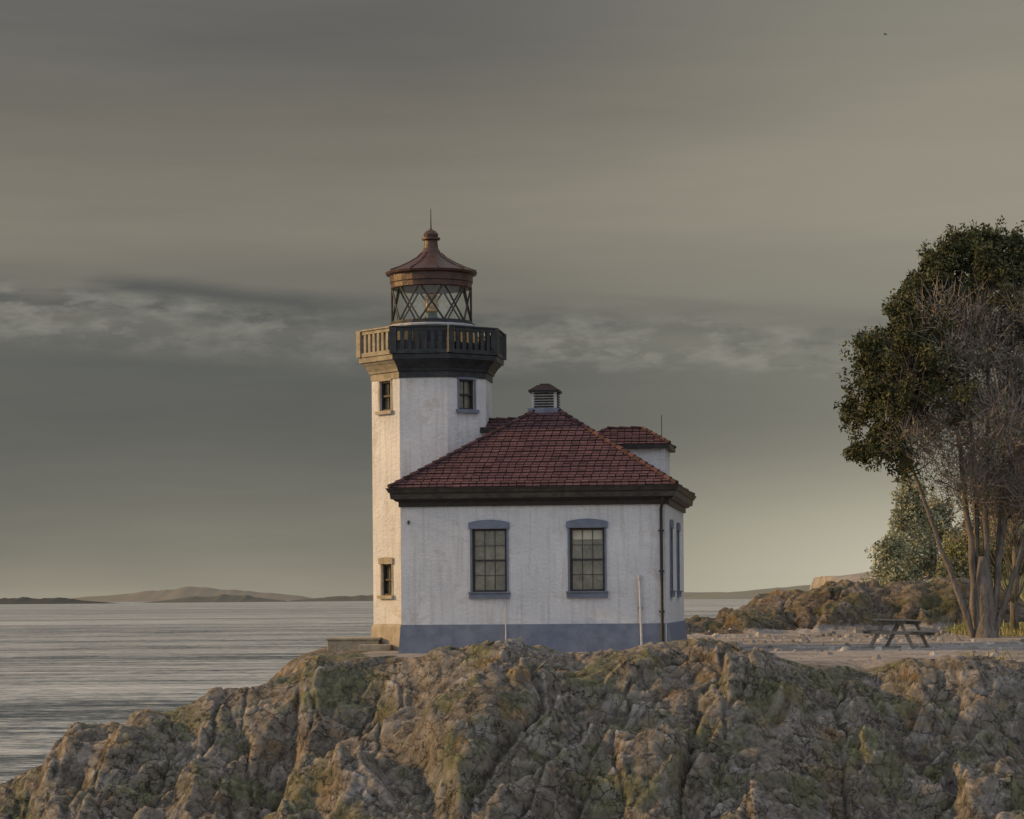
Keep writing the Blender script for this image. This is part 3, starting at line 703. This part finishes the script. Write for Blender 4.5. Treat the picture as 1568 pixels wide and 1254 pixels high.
# ------------------------------------------------------------------ BIRD
b=B(); b.tube([(-.16,0,0),(-.08,0,.01),(.03,0,.01),(.12,0,.02),(.17,0,.02)],[.01,.035,.045,.03,.008],'iron',8)
for s_ in(-1,1):
    b.add([(-.05,s_*.03,.02),(.06,s_*.03,.02),(.04,s_*.2,.10),(-.06,s_*.2,.10),(-.06,s_*.42,.05)],[(0,1,2,3),(3,2,4)],'iron')
b.add([(-.15,0,0),(-.25,.05,0),(-.25,-.05,0)],[(0,1,2)],'iron')
o=b.obj('seagull',loc=(21.7,150,33.7)); o.rotation_euler=(R(20),0,R(20)); o.scale=(.7,.7,.7)

# ------------------------------------------------------------------ WORLD
EL=R(18); sdir=Vector((-.99,.105,0)).normalized()*math.cos(EL)+Vector((0,0,math.sin(EL)))
w=bpy.data.worlds.new('World'); scene.world=w; w.use_nodes=True; nt=w.node_tree
for n in list(nt.nodes): nt.nodes.remove(n)
out=N(nt,'ShaderNodeOutputWorld')
sky=N(nt,'ShaderNodeTexSky'); sky.sky_type='NISHITA'; sky.sun_disc=False; sky.sun_elevation=EL; sky.sun_rotation=math.atan2(sdir.x,sdir.y)
bg1=N(nt,'ShaderNodeBackground'); bg1.inputs['Strength'].default_value=.05; L(nt,sky,0,bg1,0)
tc=N(nt,'ShaderNodeTexCoord'); sp=N(nt,'ShaderNodeSeparateXYZ'); L(nt,tc,'Generated',sp,0)
def mr(src,si,a,b_,c,d,smooth=True):
    n=N(nt,'ShaderNodeMapRange'); n.interpolation_type='SMOOTHSTEP' if smooth else 'LINEAR'
    n.inputs['From Min'].default_value=a;n.inputs['From Max'].default_value=b_;n.inputs['To Min'].default_value=c;n.inputs['To Max'].default_value=d
    L(nt,src,si,n,'Value'); return n
def mth(op,a,b_):
    n=N(nt,'ShaderNodeMath',operation=op)
    for i,v in enumerate((a,b_)):
        if isinstance(v,tuple): L(nt,v[0],v[1],n,i)
        else: n.inputs[i].default_value=v
    return n
def nz(scale,sv,det=6,r=.55,loc=(0,0,0)):
    mp=N(nt,'ShaderNodeMapping'); mp.inputs['Scale'].default_value=sv; mp.inputs['Location'].default_value=loc; L(nt,tc,'Generated',mp,'Vector')
    n=N(nt,'ShaderNodeTexNoise',Scale=scale,Detail=det); n.inputs['Roughness'].default_value=r; L(nt,mp,'Vector',n,'Vector'); return n
def lin(c): return tuple(((v/255+.055)/1.055)**2.4 if v>10 else 0 for v in c)
warp=nz(1,(3,3,14),4,.5); wv=mth('MULTIPLY_ADD',(warp,'Fac'),.05); wv.inputs[2].default_value=-.025
zz=mth('ADD',(sp,'Z'),(wv,0))
rmap=mr(zz,0,0,.25,0,1,False)
g=ramp(nt,[(0,lin((144,139,125))),(.08,lin((121,119,109))),(.22,lin((99,99,94))),(.36,lin((92,93,89))),(.44,lin((108,106,99))),(.56,lin((129,124,112))),(.74,lin((112,108,99))),(1,lin((99,98,97)))])
L(nt,rmap,0,g,'Fac')
st=nz(1,(2.5,2.5,22),7,.62,(4,1,2)); sr=ramp(nt,[(.3,(.85,.855,.87)),(.7,(1.15,1.135,1.10))]); L(nt,st,'Fac',sr,'Fac')
c1=mixc(nt,1.0,(g,'Color'),(sr,'Color'),'MULTIPLY')
rg=mr(sp,'X',-.05,.2,0,1); rl=mr(sp,'Z',.0,.07,1,.25); rr=mth('MULTIPLY',(rg,0),(rl,0))
fr=mr(sp,'Y',.3,.8,0,1); rr=mth('MULTIPLY',(rr,0),(fr,0))
c2=mixc(nt,(rr,0),(c1,2),lin((198,192,170)))
z0=mth('ADD',(sp,'Z'),0.0); wl=nz(1,(5,5,5),4,.5,(2,2,2)); wq=mth('MULTIPLY_ADD',(wl,'Fac'),.018); wq.inputs[2].default_value=-.009; tl=mth('MULTIPLY',(sp,'X'),.05); z1_=mth('ADD',(z0,0),(wq,0)); z1_=mth('ADD',(z1_,0),(tl,0))
cn=nz(1,(38,38,110),10,.62,(3,7,1)); cr=ramp(nt,[(.42,(0,)),(.50,(.7,)),(.60,(1,))]); L(nt,cn,'Fac',cr,'Fac')
brk=nz(1,(9,9,30),4,.5,(5,2,1)); brr=ramp(nt,[(.34,(.2,)),(.54,(1,))]); L(nt,brk,'Fac',brr,'Fac')
b1=mr(z1_,0,.083,.094,0,1); b2=mr(z1_,0,.104,.111,1,0); bb=mth('MULTIPLY',(b1,0),(b2,0)); bb=mth('MULTIPLY',(bb,0),(cr,'Color')); bb=mth('MULTIPLY',(bb,0),(brr,'Color')); bb=mth('MULTIPLY',(bb,0),.72)
d1=mr(z1_,0,.097,.105,0,1); d2=mr(z1_,0,.110,.117,1,0); dd=mth('MULTIPLY',(d1,0),(d2,0)); dx=mr(sp,'X',.12,-.12,.35,.85); dd=mth('MULTIPLY',(dd,0),(dx,0))
dn=nz(1,(8,8,50),7,.6,(1,1,9)); dr=ramp(nt,[(.32,(0,)),(.50,(1,))]); L(nt,dn,'Fac',dr,'Fac'); dd=mth('MULTIPLY',(dd,0),(dr,'Color'))
c4=mixc(nt,(dd,0),(c2,2),lin((81,82,80)))
csh=nz(1,(55,55,170),7,.6,(8,3,4)); cs=ramp(nt,[(.36,lin((104,103,97))),(.62,lin((142,139,129)))]); L(nt,csh,'Fac',cs,'Fac')
c3=mixc(nt,(bb,0),(c4,2),(cs,'Color'))
up=mr(sp,'Z',.30,.85,0,2.8); bk=mr(sp,'Y',.25,-.6,0,3.5); s_=mth('ADD',(up,0),(bk,0)); s1=mth('ADD',(s_,0),1.0)
vm=N(nt,'ShaderNodeVectorMath',operation='SCALE'); L(nt,c3,2,vm,0); L(nt,s1,0,vm,'Scale')
cf=mr(s_,0,0,3,0,.8); cool=mixc(nt,(cf,0),(1,1,1),(.94,1.0,1.16)); 
vm2=mixc(nt,1.0,(vm,0),(cool,2),'MULTIPLY')
bg2=N(nt,'ShaderNodeBackground'); L(nt,vm2,2,bg2,0); bg2.inputs['Strength'].default_value=1.04
mx=N(nt,'ShaderNodeMixShader'); mx.inputs[0].default_value=.95; L(nt,bg1,0,mx,1); L(nt,bg2,0,mx,2); L(nt,mx,0,out,'Surface')

sd=bpy.data.lights.new('sun','SUN'); sd.energy=3.8; sd.angle=R(1.5); sd.color=(1,.60,.22)
so=bpy.data.objects.new('sun',sd); so.rotation_euler=sdir.to_track_quat('Z','Y').to_euler(); so.location=(-40,60,30); scene.collection.objects.link(so)

# ------------------------------------------------------------------ CAMERA
cd=bpy.data.cameras.new('camera'); cam=bpy.data.objects.new('camera',cd); scene.collection.objects.link(cam)
cam.location=(0,0,1.5); cam.rotation_euler=(R(90),R(.45),0)
cd.lens=91.8; cd.sensor_width=36; cd.shift_y=.184; cd.clip_end=80000; cd.clip_start=.5
scene.camera=cam
scene.view_settings.view_transform='Standard'; scene.view_settings.look='None'; scene.view_settings.exposure=0
